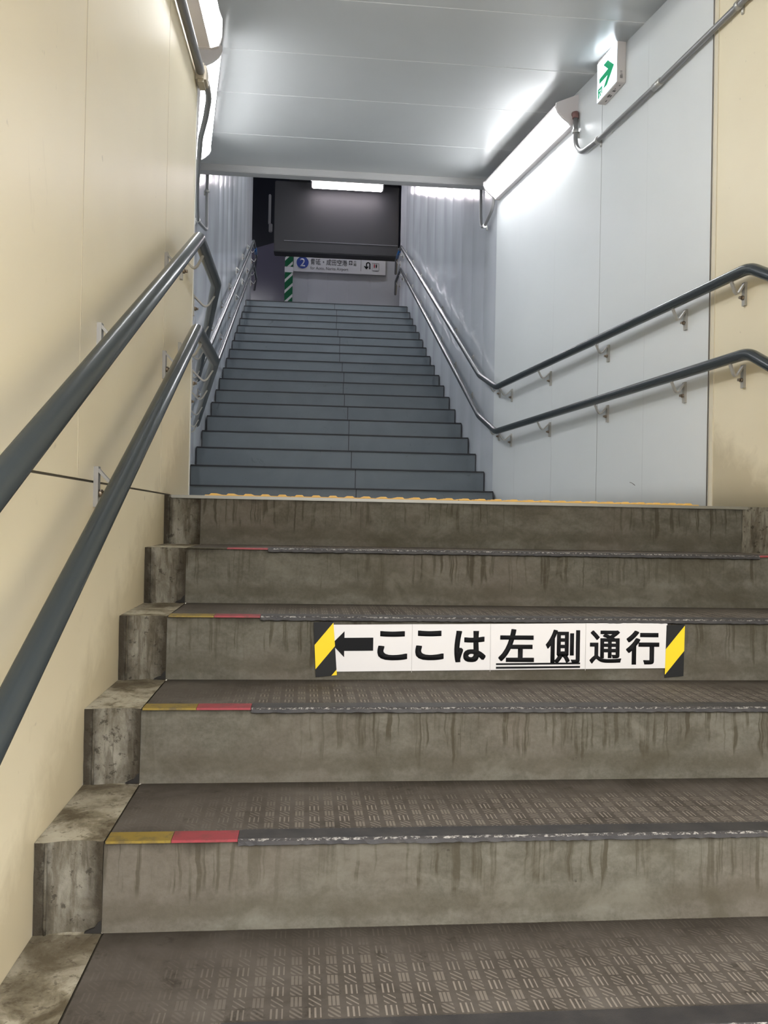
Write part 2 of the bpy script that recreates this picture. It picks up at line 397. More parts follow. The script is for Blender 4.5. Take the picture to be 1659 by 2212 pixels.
def flat_poly(name, pts, origin, ax, ay, m, parent, thick=.0015):
    ax = Vector(ax).normalized(); ay = Vector(ay).normalized(); nz = ax.cross(ay); O = Vector(origin)
    bm = bmesh.new(); add_prism(bm, [O+ax*a+ay*b for a, b in pts], nz*thick)
    bmesh.ops.triangulate(bm, faces=[f for f in bm.faces if len(f.verts) > 4])
    return link(name, bm, m, parent)

def panel_columns(seams, bulge, n=8, groove=.004, gw=.0022):
    cols = []
    for a, b in zip(seams, seams[1:]):
        cols.append((a, -groove)); cols.append((a+gw, 0)); cols.append((a+2.5*gw, 0))
        for k in range(1, n):
            s = k/n; bb = bulge(a) if callable(bulge) else bulge
            cols.append((a+3*gw+(b-a-6*gw)*s, bb*math.sin(math.pi*s)))
        cols.append((b-2.5*gw, 0)); cols.append((b-gw, 0))
    cols.append((seams[-1], -groove))
    return cols
def wall_grid(name, p0, p1, zf0, zf1, seams, bulge, m, rows=16, nrm=None, noise=0, groove=.004, n=8, kind='structure', thick=.05, amp_z=None):
    """vertical wall from p0 to p1 (xy); seams are distances along it; zf0/zf1 give bottom and top"""
    p0 = Vector((*p0, 0)); p1 = Vector((*p1, 0)); L = (p1-p0).length; d = (p1-p0)/L; nrm = Vector(nrm).normalized()
    cols = panel_columns(seams, bulge, n, groove)
    bm = bmesh.new(); G = []
    from mathutils import noise as N
    for s, off in cols:
        c = []
        z0 = zf0(s) if callable(zf0) else zf0; z1 = zf1(s) if callable(zf1) else zf1
        for r in range(rows+1):
            z = z0+(z1-z0)*r/rows
            o = off
            if off > 0 and noise:
                o = off*(1+.7*N.noise(Vector((s*1.1, z*1.3, 3.1)))) + noise*N.noise(Vector((s*2.3, z*1.7, 9.2)))
            q = p0+d*s+nrm*o; c.append(bm.verts.new((q.x, q.y, z)))
        G.append(c)
    for a, b in zip(G, G[1:]):
        for r in range(rows): bm.faces.new((a[r], b[r], b[r+1], a[r+1]))
    bm.normal_update()
    f = bm.faces[:]
    if f and f[len(f)//2].normal.dot(nrm) < 0: bmesh.ops.reverse_faces(bm, faces=f)
    o = link(name, bm, m, smooth=True, kind=kind)
    md = o.modifiers.new('thickness', 'SOLIDIFY'); md.thickness = thick; md.offset = -1
    return o

# ------------------------------------------------------------------ place dimensions
Y0, T, RI = 2.8286, .3246, .16              # landing edge, going and rise of the concrete flight
YU, TU, RU, ZU = 6.1593, .3349, .1631, -.0098
XL, XC = -.4555, -.3383                     # cream wall, inner side of its kerb
XRW, XRC = 1.67, 1.515                      # right cream wall
XR_NEAR = (1.67, 2.83); XR_FAR = (1.39, 6.24)
SL, SR = -.859, 1.379                       # ends of the grey flight
def ceil_z(y): return 2.32+.085*(y-3.75)
NLOW = 12

M_CURB = m_curb()
# ------------------------------------------------------------------ walls, floor, ceiling
def box_struct(name, lo, hi, m, bev=0):
    bm = bmesh.new(); add_box(bm, lo, hi, 0, bev); return link(name, bm, m, kind='structure')
# left cream wall, boarded above and below a joint at landing height
bm = bmesh.new()
add_box(bm, (XL-.12, -1.1, .004), (XL, 3.40, 2.6), 0)
add_box(bm, (XL-.12, -1.1, -3.2), (XL, 3.40, -.001), 0)
add_box(bm, (XL-.12, -1.1, -.001), (XL-.004, 3.40, .004), 1)
link('wall_left', bm, [M_CREAM, M_SEAM], kind='structure')
def seam_strip(name, lo, hi): return box_struct(name, lo, hi, M_SEAM)
faint = mat('faint_joint', (.60, .53, .40), .6)
box_struct('trim_1', (XL-.01, 1.757, .01), (XL+.0006, 1.760, 2.5), faint)
box_struct('trim_2', (XL-.01, 2.745, .01), (XL+.0006, 2.7475, 2.5), faint)
box_struct('trim_3', (XL-.10, 3.395, 0), (XL+.003, 3.41, 2.36), M_TRIM)
# splayed left wall of the landing, then the left wall of the upper flight
wall_grid('wall_left.001', (XL, 3.41), (-.873, 6.24), -.02, lambda s: ceil_z(3.41+s)+.02, [0, .9, 1.8, 2.86], .0015, M_WHITE, nrm=(1, .14, 0))
def up_ceil(y):
    return 3.0+(y-6.4)*.42
SEAML = [0, .50, 1.15, 2.05, 2.5, 2.95, 3.5, 4.1, 4.75, 5.4, 6.1, 6.76]
wall_grid('wall_left.002', (-.873, 6.24), (-.873, 13.0), -.02, lambda s: up_ceil(6.24+s)-.02, SEAML, .0045, M_WHITE_UP, nrm=(1, 0, 0), noise=.006, groove=.0004, n=12, rows=30)
wall_grid('wall_left.003', (-.873, 13.0), (-1.25, 14.3), 2.9, 5.6, [0, .7, 1.355], .003, M_WHITE_UP, nrm=(1, .3, 0))
# right wall: cream, white splay, upper flight
dirR = Vector((XR_FAR[0]-XR_NEAR[0], XR_FAR[1]-XR_NEAR[1], 0)); LR = dirR.length; dirR.normalize()
def rwall(y, off=0):     # point on the splayed right wall at depth y, off towards the room
    s = (y-XR_NEAR[1])/(XR_FAR[1]-XR_NEAR[1]); x = XR_NEAR[0]+(XR_FAR[0]-XR_NEAR[0])*s
    nx, ny = -dirR.y, dirR.x
    return Vector((x+nx*off, y+ny*off, 0))
def sy(y): return (y-XR_NEAR[1])/dirR.y
def lwall(y, off=0):
    s = (y-3.41)/(6.24-3.41); d = Vector((-.873-XL, 2.83, 0)).normalized()
    return Vector((XL+(-.873-XL)*s+d.y*off, y-d.x*off, 0))
pc = rwall(3.325)
wall_grid('wall_right', XR_NEAR, (pc.x, pc.y), -.02, 2.4, [0, sy(3.322)], .0, M_CREAM, nrm=(-1, -.08, 0))
wall_grid('wall_right.001', (pc.x, pc.y), XR_FAR, -.02, lambda s: ceil_z(3.325+s)+.02,
          [0, LR-sy(3.325)], .0, M_WHITE, nrm=(-1, -.08, 0), groove=0)
bm = bmesh.new()
add_box(bm, (XRW, -1.1, -3.2), (XRW+.1, 2.83, 2.6), 0)
link('wall_right.002', bm, M_CREAM, kind='structure')
for i_, (ys_, wd, mm) in enumerate(((3.886, .0008, 1), (4.40, .0016, 0), (5.06, .0010, 1), (5.75, .0008, 1))):
    q = rwall(ys_, -.0004); bm = bmesh.new(); add_tube(bm, [(q.x, q.y, .0), (q.x, q.y, ceil_z(ys_))], wd, 6)
    link('trim_%d' % (10+i_), bm, mat('wall_joint_%d' % i_, (.30, .31, .31) if not mm else (.56, .58, .58), .5), kind='structure')
q = rwall(3.325, .002)
bm = bmesh.new(); add_tube(bm, [(q.x, q.y, .0), (q.x, q.y, 2.36)], .0022, 8); link('trim_4', bm, mat('joint_brown', (.14, .12, .10), .7), kind='structure')
q = rwall(3.30, .001)
bm = bmesh.new(); add_box(bm, (q.x-.002, q.y-.014, .0), (q.x+.01, q.y+.012, 2.36)); link('trim_5', bm, mat('cream_joint_strip', (.74, .68, .53), .5), kind='structure')
SEAMR = [0, .45, .95, 1.45, 2.0, 2.55, 3.15, 3.8, 4.5, 5.2, 6.0, 6.76]
wall_grid('wall_right.003', (1.39, 6.24), (1.39, 13.0), -.02, lambda s: up_ceil(6.24+s)-.02, SEAMR, .0045, M_WHITE_UP, nrm=(-1, 0, 0), noise=.006, groove=.0004, n=12, rows=30)
wall_grid('wall_right.004', (1.392, 13.0), (1.60, 14.9), 2.9, 5.6, [0, .9, 1.91], .002, M_CREAM, nrm=(-1, .1, 0))
# ceiling over the landing, in cross panels, with a down-stand lip at its far end
bm = bmesh.new(); ys = [2.2, 3.05, 3.93, 4.50, 5.06, 5.735, 6.385]
rowsY = []
for a, b in zip(ys, ys[1:]):
    rowsY += [(a, .0015), (a+.0015, 0), (a+.004, 0)] + [(a+.004+(b-a-.008)*k/8, -.0006*math.sin(math.pi*k/8)**2) for k in range(1, 8)] + [(b-.004, 0), (b-.0015, 0)]
rowsY.append((ys[-1], .003)); G = []
for y, dz in rowsY:
    xa = XL-.02 if y < 3.41 else lwall(y).x-.03
    xb = (XRW if y < 2.83 else rwall(y).x)+.03
    G.append([bm.verts.new((xa+(xb-xa)*k/10, y, ceil_z(y)+dz)) for k in range(11)])
for a, b in zip(G, G[1:]):
    for k in range(10): bm.faces.new((a[k], b[k], b[k+1], a[k+1]))
o = link('ceiling', bm, M_CEIL, smooth=True, kind='structure')
md = o.modifiers.new('thickness', 'SOLIDIFY'); md.thickness = .04; md.offset = -1
bm = bmesh.new()
add_prism(bm, [(XL-.1, -1.1, 1.66), (XL-.1, 1.0, 2.10), (XL-.1, 2.2, ceil_z(2.2)), (XL-.1, 2.2, ceil_z(2.2)+.05), (XL-.1, 1.0, 2.16), (XL-.1, -1.1, 1.72)], (XRW-XL+.2, 0, 0))
link('ceiling.001', bm, M_CEIL_LOW, kind='structure')
zc = ceil_z(6.40)
bm = bmesh.new()
add_box(bm, (-.87, 6.385, zc-.052), (1.388, 6.47, zc+.5), 0, .004)
link('trim_6', bm, M_BEAM, kind='structure')
bm = bmesh.new()
add_prism(bm, [(-1.0, 6.47, up_ceil(6.47)), (-1.0, 13.2, up_ceil(13.2)), (-1.0, 13.2, up_ceil(13.2)+.1), (-1.0, 6.47, up_ceil(6.47)+.1)], (2.6, 0, 0))
link('ceiling.002', bm, M_CEIL, kind='structure')
for i_, ys_ in enumerate(ys[1:-1]):
    xa = XL if ys_ < 3.41 else lwall(ys_).x; xb = rwall(ys_).x
    bm = bmesh.new(); add_box(bm, (xa, ys_-.0016, ceil_z(ys_)-.0012), (xb, ys_+.0016, ceil_z(ys_)+.004)); link('trim_%d' % (20+i_), bm, M_CEILJ, kind='structure')
# landing floor and the upper concourse floor
bm = bmesh.new()
add_prism(bm, [(XL-.02, Y0+.032, -.002), (XRW+.02, Y0+.032, -.002), (1.41, 6.3, -.002), (-.9, 6.3, -.002), (XL-.02, 3.41, -.002)], (0, 0, -.2))
link('floor', bm, M_LANDING, kind='structure')
ZT = ZU+18*RU
box_struct('floor.001', (-5, YU+17*TU+.01, ZT-.2), (4, 19.5, ZT-.002), M_DARKGLOSS)
# beyond the top of the stairs
wall_grid('wall_far', (-.42, 15.0), (1.75, 15.0), 2.9, 4.75, [0, .11+.29-.0, .74, 1.12, 1.5, 2.17], .010, M_FARWALL, nrm=(0, -1, 0), noise=.002, rows=14)
bm = bmesh.new()
add_prism(bm, [(-3.2, 18.2, 2.9), (-.30, 18.2, 2.9), (-.30, 18.2, 5.83), (-.66, 18.2, 5.80), (-1.25, 18.2, 5.60), (-3.2, 18.2, 5.2)], (0, .1, 0))
link('wall_far.001', bm, M_DARKGLOSS, kind='structure')
box_struct('wall_far.002', (-5, 19.4, 2.9), (4, 19.5, 8.2), M_DARK)
box_struct('wall_far.003', (-5.1, 12.9, 2.9), (-5, 19.5, 8.2), M_DARK)
box_struct('wall_far.004', (1.76, 13.2, 2.9), (1.86, 19.5, 8.2), M_DARK)
box_struct('ceiling.003', (-5.1, 13.0, 8.1), (4, 19.5, 8.2), M_DARK)
box_struct('wall_far.005', (-5.1, 13.05, up_ceil(13.2)+.12), (4, 13.15, 8.2), M_DARK)

# ------------------------------------------------------------------ concrete staircase
stair = tag(empty('concrete_staircase', (0, Y0, 0)), 'worn concrete staircase with drip stained risers and patterned brown treads', 'staircase')
def P(o): return adopt(o, stair)
def sub(o, parent): o.parent = parent; return o
for k in range(NLOW):
    yk = Y0-k*T; zk = -k*RI
    bm = bmesh.new()
    xa, xb = XC, XRC
    back = yk+T+.01 if k else yk+.02
    # riser face with slight unevenness, nose rounded
    NX = 60; rows = [(0, -.003, 0), (.0, -RI*.03, -.004), (.0, -RI*.5, -.002), (.0, -RI, .0)]
    G = []
    for dy, dz, dn in rows:
        G.append([bm.verts.new((xa+(xb-xa)*i/NX, yk+dy-dn+random.uniform(-.0006, .0006), zk+dz)) for i in range(NX+1)])
    topb = [bm.verts.new((xa+(xb-xa)*i/NX, yk+.03, zk-.003)) for i in range(NX+1)]
    G.insert(0, topb)
    for a, b in zip(G, G[1:]):
        for i in range(NX): bm.faces.new((a[i], a[i+1], b[i+1], b[i]))
    bmesh.ops.recalc_face_normals(bm, faces=bm.faces[:])
    # body behind the face
    add_box(bm, (xa, yk+.012, zk-RI), (xb, back, zk-.004))
    st = P(link('step', bm, M_CONC))
    if k:
        yb = yk+T
        bm = bmesh.new(); NXm = 2
        add_box(bm, (xa+.004, yk+.040, zk-.004), (xb-.004, yb+.006, zk), 0)
        sub(link('tread_mat', bm, M_TREAD), st)
        ty = xa+.004
        if k != 1:
            bm = bmesh.new(); add_box(bm, (ty, yk-.004, zk-.003), (ty+.112, yk+.040, zk+.0015), 0); sub(link('yellow_tape', bm, M_YEL), st)['label'] = 'worn yellow tape at the left end of the nosing'
            bm = bmesh.new(); add_box(bm, (ty+.113, yk-.004, zk-.003), (ty+.228, yk+.040, zk+.0017), 0); sub(link('red_tape', bm, M_RED), st)['label'] = 'worn red tape beside the yellow tape'
            x0s = ty+.229
        else:
            bm = bmesh.new(); add_box(bm, (ty+.113, yk-.004, zk-.003), (ty+.23, yk+.040, zk+.0012), 0); sub(link('red_tape', bm, M_RED), st)
            x0s = ty+.231
            bm = bmesh.new(); add_box(bm, (ty, yk-.002, zk-.003), (ty+.112, yk+.040, zk+.0005), 0); sub(link('bare_nosing', bm, M_CONC), st)
        x1s = xb-.004
        if k < 4:
            bm = bmesh.new(); add_box(bm, (xb-.118, yk-.004, zk-.003), (xb-.004, yk+.040, zk+.0017), 0); sub(link('red_tape', bm, M_RED), st)
            x1s = xb-.119
        bm = bmesh.new()
        add_box(bm, (x0s, yk-.004, zk-.003), (x1s, yk+.042, zk+.0025), 0)
        # rounded, worn front edge
        n = 160; prev = None
        for i in range(n+1):
            x = x0s+(x1s-x0s)*i/n; j = random.uniform(-.0009, .0009)
            prof = [(yk+.004, zk+.0030), (yk-.0035, zk+.0026+j*.3), (yk-.0075, zk-.0012), (yk-.0085+j, zk-.008+j), (yk-.003, zk-.0105+j)]
            cur = [bm.verts.new((x, a, b)) for a, b in prof]
            if prev:
                for q in range(len(prof)-1):
                    f = bm.faces.new((prev[q], prev[q+1], cur[q+1], cur[q])); f.material_index = 1 if q == 1 else 0
            prev = cur
        sub(link('nosing_strip', bm, [M_STRIP, M_WORN]), st)
    else:
        bm = bmesh.new(); add_box(bm, (xa-.1, yk-.005, -.0105), (xb+.02, yk+.014, -.0005), 0, .002)
        sub(link('nosing_lip', bm, M_LIP), st)['label'] = 'thin steel edge under the yellow tiles'
    # kerb blocks against both walls: body, narrow mortar fillet on the wall
    for side in (0, 1):
        a, b = (XL+.0005, XC) if side == 0 else (XRC, XRW-.0005)
        bm = bmesh.new()
        NXk = 8; G = []
        for r in range(9):
            z = zk-.001-(RI-.001)*r/8
            row = []
            for i in range(NXk+1):
                s = i/NXk; x = a+(b-a)*s
                conc = .010*math.sin(math.pi*min(1, max(0, (s-.18)/.82)))      # face hollowed by wear
                if side: conc = .010*math.sin(math.pi*min(1, s/.82))
                row.append(bm.verts.new((x, yk+conc+random.uniform(-.0012, .0012), z-(.008 if r == 8 else 0))))
            G.append(row)
        for u, v in zip(G, G[1:]):
            for i in range(NXk): bm.faces.new((u[i], u[i+1], v[i+1], v[i]))
        rear = yk+T+.012 if k else yk+.03
        top = [[bm.verts.new((a+(b-a)*i/NXk, yk+(.010 if 0 < i < NXk else 0)+(rear-yk-.01)*j/6, zk-.001+(random.uniform(-.0015, .001) if 0 < i < NXk else 0))) for i in range(NXk+1)] for j in range(7)]
        for i in range(NXk): bm.faces.new((top[0][i], top[0][i+1], G[0][i+1], G[0][i])).material_index = 1
        for u, v in zip(top, top[1:]):
            for i in range(NXk): bm.faces.new((u[i], u[i+1], v[i+1], v[i])).material_index = 1
        bmesh.ops.recalc_face_normals(bm, faces=bm.faces[:])
        add_box(bm, (a+.001, yk+.014, zk-RI), (b-.001, rear, zk-.006))
        kb = P(link('kerb_block', bm, [M_CURB, M_CURBTOP]))
        # mortar ridge beside the wall
        bm = bmesh.new(); xr_ = a+.020 if side == 0 else b-.020
        pts = [(xr_, yk-.002+random.uniform(-.0015, .0015), zk-.002-(RI-.002)*r/8) for r in range(9)]
        add_tube(bm, pts, .0028, 6); sub(link('mortar_ridge', bm, M_CURB), kb)
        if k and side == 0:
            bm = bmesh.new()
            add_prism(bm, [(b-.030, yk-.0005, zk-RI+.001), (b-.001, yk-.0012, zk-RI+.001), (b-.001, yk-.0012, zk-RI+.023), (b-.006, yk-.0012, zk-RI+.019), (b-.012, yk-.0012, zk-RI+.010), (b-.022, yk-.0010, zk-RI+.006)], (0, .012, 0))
            sub(link('shade_hole', bm, M_HOLE), kb)['label'] = 'black patch painting the shade in a hollow at the kerb foot'

# yellow tactile tiles on the landing edge
BUMP = None
nt = 6; tx0 = -.33; tw = .2835
for i in range(nt):
    x0 = tx0+i*tw; t_ = tag(empty('tactile_tile', (x0+tw/2, Y0+.17, 0)), ['leftmost yellow tactile tile on the landing edge, in line with the left kerb',
        'second yellow tactile tile from the left on the landing edge', 'third yellow tactile tile from the left on the landing edge',
        'third yellow tactile tile from the right on the landing edge', 'second yellow tactile tile from the right on the landing edge',
        'rightmost yellow tactile tile on the landing edge, nearest the cream wall'][i], 'tactile tile', 'tactile tiles along the landing edge')
    bm = bmesh.new(); add_box(bm, (-tw/2+.001, -.145, -.002), (tw/2-.001, .145, .003), 0, .0008); link('tile_base', bm, M_TACT, t_)
    for a in range(5):
        for b in range(5):
            cx = -tw/2+tw*(a+.5)/5; cy = -.145+.29*(b+.5)/5
            if BUMP is None:
                bm = bmesh.new()
                bmesh.ops.create_cone(bm, cap_ends=True, segments=14, radius1=.0175, radius2=.0105, depth=.006)
                BUMP = link('bump', bm, M_TACT, t_); q_ = BUMP
            else:
                q_ = BUMP.copy(); COL.objects.link(q_); q_.parent = t_
            q_.location = (cx, cy, .0055)

# ------------------------------------------------------------------ grey upper staircase
us = tag(empty('grey_staircase', (.26, YU, 0)), 'grey vinyl staircase climbing between glossy white walls to the dark concourse', 'staircase')
for k in range(18):
    y = YU+k*TU; z0 = ZU+k*RU; z1 = z0+RU
    bm = bmesh.new(); xs_ = .37+.012*math.sin(k*1.7)
    add_box(bm, (SL, y, z0-.02 if k else -.05), (xs_-.0015, y+TU+.02 if k < 17 else y+TU, z1-.006))
    add_box(bm, (xs_+.0015, y, z0-.02 if k else -.05), (SR, y+TU+.02 if k < 17 else y+TU, z1-.006))
    add_box(bm, (SL+.001, y+.003, z0-.02 if k else -.05), (SR-.001, y+TU+.01, z1-.007))
    st = adopt(link('step', bm, M_VINYL), us)
    bm = bmesh.new(); add_box(bm, (SL, y-.008, z1-.010), (SR, y+.045, z1), 0, .002); sub(link('nosing', bm, M_VDARK), st)
    bm = bmesh.new(); add_box(bm, (SL, y+.046, z1-.006), (SR, y+TU-.001, z1-.001)); sub(link('tread', bm, M_VINYL), st)
    bm = bmesh.new(); add_box(bm, (xs_-.003, y-.001, z0+.001), (xs_+.003, y+.004, z1-.010)); sub(link('joint', bm, M_VDARK), st)
    for e0 in (SL-.003, SR-.004):
        bm = bmesh.new(); add_box(bm, (e0, y-.003, z0+.001), (e0+.007, y+.01, z1-.008)); sub(link('end_trim', bm, M_VDARK), st)

# ------------------------------------------------------------------ handrails
def bracket(parent, root, pt, n, m):
    """pt: rail axis point; n: unit vector from wall into the room; wall lies OFF behind the axis"""
    n = Vector(n).normalized(); s = Vector((-n.y, n.x, 0)); pt = Vector(pt); OFF = wall_gap(pt, n)
    W = pt-n*OFF
    bm = bmesh.new()
    # wall plate: upright bar
    add_strip(bm, [W+n*.005+Vector((0, 0, -.020)), W+n*.005+Vector((0, 0, -.108))], n, s, .020, .010)
    pl = link('bracket', bm, m); adopt(pl, root)
    bm = bmesh.new()
    path = [W+n*.008+Vector((0, 0, -.026)), W+n*(OFF*.50)+Vector((0, 0, -.062)), W+n*(OFF*.62)+Vector((0, 0, -.066)), W+n*(OFF*.75)+Vector((0, 0, -.058)), W+n*(OFF*1.0)+Vector((0, 0, -.019))]
    add_strip(bm, fillet(path, .012, 3), n, s, .016, .006)
    a = link('bracket_arm', bm, m); a.parent = pl
    bm = bmesh.new()
    c = W+Vector((0, 0, -.078))
    add_tube(bm, [c+n*.008, c+n*.018], .0085, 6); add_tube(bm, [c+n*.018, c+n*.027], .0055, 10)
    b = link('bolt', bm, M_BOLT); b.parent = pl
def wall_gap(pt, n):      # distance from the rail axis back to the wall it hangs on
    x, y = pt.x, pt.y
    if x < .4: wx = XL if y < 3.41 else lwall(y).x if y < 6.24 else -.873
    else: wx = XRW if y < 2.83 else rwall(y).x if y < 6.24 else 1.39
    return min(.11, max(.045, abs((wx-x)*n.x)))
RAD = .0212
def handrail(label, pts, brackets, bands=(), r=RAD, fr=.05):
    pts = [Vector(p) for p in pts]
    root = tag(empty('handrail', pts[0]), label, 'handrail')
    bm = bmesh.new(); add_tube(bm, fillet(pts, fr, 8), r, 24)
    adopt(link('rail', bm, M_RAIL), root)
    # flat strip running along the underside of the rail
    for bp, n, m in brackets: bracket(root, root, bp, n, m)
    for a, b in bands:
        bm = bmesh.new(); add_tube(bm, [a, b], r+.0012, 20); adopt(link('braille_band', bm, M_BLUEBAND), root)['label'] = 'blue braille label wrapped round the rail'
    return root
def interp(pts, y):
    for a, b in zip(pts, pts[1:]):
        if min(a[1], b[1]) <= y <= max(a[1], b[1]) and abs(b[1]-a[1]) > 1e-6:
            s = (y-a[1])/(b[1]-a[1]); return Vector([a[i]+(b[i]-a[i])*s for i in range(3)])
    return Vector(pts[-1])
nL = (1, 0, 0); nLs = Vector((2.83, .41, 0)).normalized(); nR = (-1, 0, 0); nRs = Vector((-3.41, -.28, 0)).normalized()
def left_rail(dz, ztop_ref, label):
    zl = .875+dz
    pts = [(-.375, -1.0, zl-.493*3.93), (-.375, 2.93, zl), (-.375, 3.50, zl), (-.752, 5.95, zl), (-.787, 6.40, zl+.16 if dz == 0 else zl+.16), (-.787, 12.10, ztop_ref), (-.787, 12.75, ztop_ref), (-.85, 13.43, ztop_ref)]
    br = []
    for y in (.25, 1.08, 1.90, 2.745): br.append((interp(pts, y), nL, M_BRACKET))
    br.append((Vector((-.375, 3.06, zl)), nL, M_BRACKET_P))
    for y in (3.62, 4.2, 4.85, 5.5, 5.86): br.append((interp(pts, y), nLs, M_BRACKET_P))
    for y in (6.9, 7.7, 8.55, 9.4, 10.3, 11.2, 11.95): br.append((interp(pts, y), nL, M_BRACKET))
    for y in (12.4, 12.85): br.append((interp(pts, y), nL, M_BRACKET_P))
    p = interp(pts, 12.38); q_ = interp(pts, 12.66)
    return handrail(label, pts, br, [(p, q_)] if dz == 0 else [], fr=.012)
left_rail(0, 3.82, 'upper of the two dark grey handrails on the left wall')
left_rail(-.312, 3.49, 'lower of the two dark grey handrails on the left wall')
def right_rail(dz, ztop, label):
    zl = .875+dz
    pts = [(1.600, -1.0, zl-.493*3.96), (1.600, 2.96, zl), (1.326, 5.87, zl), (1.318, 6.42, zl+.172), (1.318, 12.22, ztop), (1.318, 12.86, ztop), (1.385, 13.58, ztop)]
    br = []
    for y in (.4, 1.2, 2.0): br.append((interp(pts, y), nR, M_BRACKET))
    for y in (3.075, 3.50, 4.26, 5.07, 5.80): br.append((interp(pts, y), nRs, M_BRACKET_P))
    for y in (6.08, 7.03, 7.87, 8.72, 9.57, 10.38, 11.3, 12.05): br.append((interp(pts, y), nR, M_BRACKET))
    for y in (12.45, 12.85): br.append((interp(pts, y), nR, M_BRACKET_P))
    p = interp(pts, 12.38); q_ = interp(pts, 12.75)
    return handrail(label, pts, br, [(p, q_)] if dz == 0 else [])
right_rail(0, 3.885, 'upper of the two dark grey handrails on the right wall')
right_rail(-.312, 3.555, 'lower of the two dark grey handrails on the right wall')

# ------------------------------------------------------------------ tube lamps in the wall corners
def tube_lamp(a, b, n, label, lens=M_LENS, size=1.0, group='tube lamps along the stair walls', side_lit=False):
    """a, b: points on the wall line of the lamp's lower edge; n into the room; profile in (n, up)"""
    a = Vector(a); b = Vector(b); d = (b-a).normalized(); n = Vector(n).normalized(); u = Vector((0, 0, 1))
    u = (u-d*u.dot(d)).normalized(); n = (n-d*n.dot(d)).normalized()
    root = tag(empty('tube_lamp', (a+b)/2), label, 'lamp', group)
    def pr(prof, p, q, nm, m, sm=False):
        bm = bmesh.new()
        A = [p+n*x*size+u*y*size for x, y in prof]; add_prism(bm, A, q-p)
        return adopt(link(nm, bm, m, smooth=sm), root)
    if side_lit:
        hous = [(0, 0), (.058, .0), (.058, .15), (0, .15)]
        lens_p = [(.058, .004), (.084, .010), (.098, .040), (.098, .105), (.084, .140), (.058, .146)]
        cap = [(0, -.003), (.064, -.003), (.090, .006), (.103, .040), (.103, .108), (.088, .146), (.062, .153), (0, .153)]
    else:
        hous = [(0, -.020), (.034, -.020), (.038, .0), (.124, .078), (.128, .092), (0, .150)]
        lens_p = [(.038, .0), (.046, -.008), (.064, -.002), (.092, .024), (.115, .048), (.127, .070), (.124, .078)]
        cap = [(0, -.024), (.036, -.024), (.052, -.008), (.092, .018), (.119, .044), (.132, .070), (.131, .096), (0, .154)]
    e = d*.012
    pr(hous, a, b, 'housing', M_HOUS)
    pr(lens_p, a+e, b-e, 'diffuser', lens)
    pr(cap, a-d*.006, a+e, 'end_cap', M_HOUS); pr(cap, b-e, b+d*.006, 'end_cap', M_HOUS)
    return root
def rl(y, z): q = rwall(y); return (q.x, q.y, z)
def ll(y, z): q = lwall(y); return (q.x, q.y, z)
tube_lamp(rl(4.74, ceil_z(4.74)-.175), rl(6.18, ceil_z(6.18)-.190), nRs, 'glowing tube lamp along the top of the right wall, beyond the arrow sign')
tube_lamp(ll(4.30, ceil_z(4.3)-.175), ll(5.78, ceil_z(5.78)-.175), nLs, 'glowing tube lamp high on the left above the landing, nearer the ceiling beam')
tube_lamp((XL, 1.95, 1.625), (XL, 3.33, 1.742), nL, 'tube lamp cut off by the photo top, beside the thick conduit on the left', side_lit=True)
# lamps that light the lower flight, above the frame
# lamps along the upper flight, hidden behind the beam
for (ya, yb) in ((7.6, 9.0), (10.0, 11.4)):
    for X, n, s_ in ((-.862, nL, 'left'), (1.386, nR, 'right')):
        tube_lamp((X, ya, up_ceil(ya)-.19), (X, yb, up_ceil(yb)-.19), n, 'tube lamp above the upper stairs, hidden by the beam, %s wall, %s one' % (s_, 'lower' if ya < 9 else 'upper'))
# lamp across the head of the stairs
root = tag(empty('tube_lamp', (.56, 13.1, 5.08)), 'horizontal tube lamp glowing on top of the dark grey panel', 'lamp')
bm = bmesh.new(); add_box(bm, (.0, 13.06, 5.03), (1.12, 13.18, 5.11), 0, .004); adopt(link('housing', bm, M_HOUS), root)
bm = bmesh.new(); add_box(bm, (.02, 12.99, 4.995), (1.10, 13.10, 5.075), 0, .015); adopt(link('diffuser', bm, M_LENS_PINK), root)
bm = bmesh.new(); add_box(bm, (.0, 12.995, 5.0), (.02, 13.10, 5.07)); add_box(bm, (1.10, 12.995, 5.0), (1.12, 13.10, 5.07)); adopt(link('end_cap', bm, M_PANELEDGE), root)

for X_l, Y_l, la in ((-2.6, 16.2, 'unseen fill lamp added to the dark concourse, left of the stairs'), (.6, 14.2, 'unseen fill lamp added in the dark concourse behind the hanging panel')):
    root = tag(empty('fill_lamp', (X_l, Y_l, 6.6)), la, 'lamp')  # added lamps, out of sight, to brighten the far wall
    bm = bmesh.new(); add_box(bm, (X_l-.62, Y_l-.06, 6.58), (X_l+.62, Y_l+.06, 6.64), 0, .004); adopt(link('housing', bm, M_HOUS), root)
    bm = bmesh.new(); add_box(bm, (X_l-.60, Y_l-.05, 6.51), (X_l+.60, Y_l+.05, 6.58), 0, .015); adopt(link('diffuser', bm, M_LENS_HOT), root)
    bm = bmesh.new(); add_tube(bm, [(X_l, Y_l, 6.64), (X_l, Y_l, 8.1)], .02, 8); adopt(link('hanger_rod', bm, M_PIPE), root)
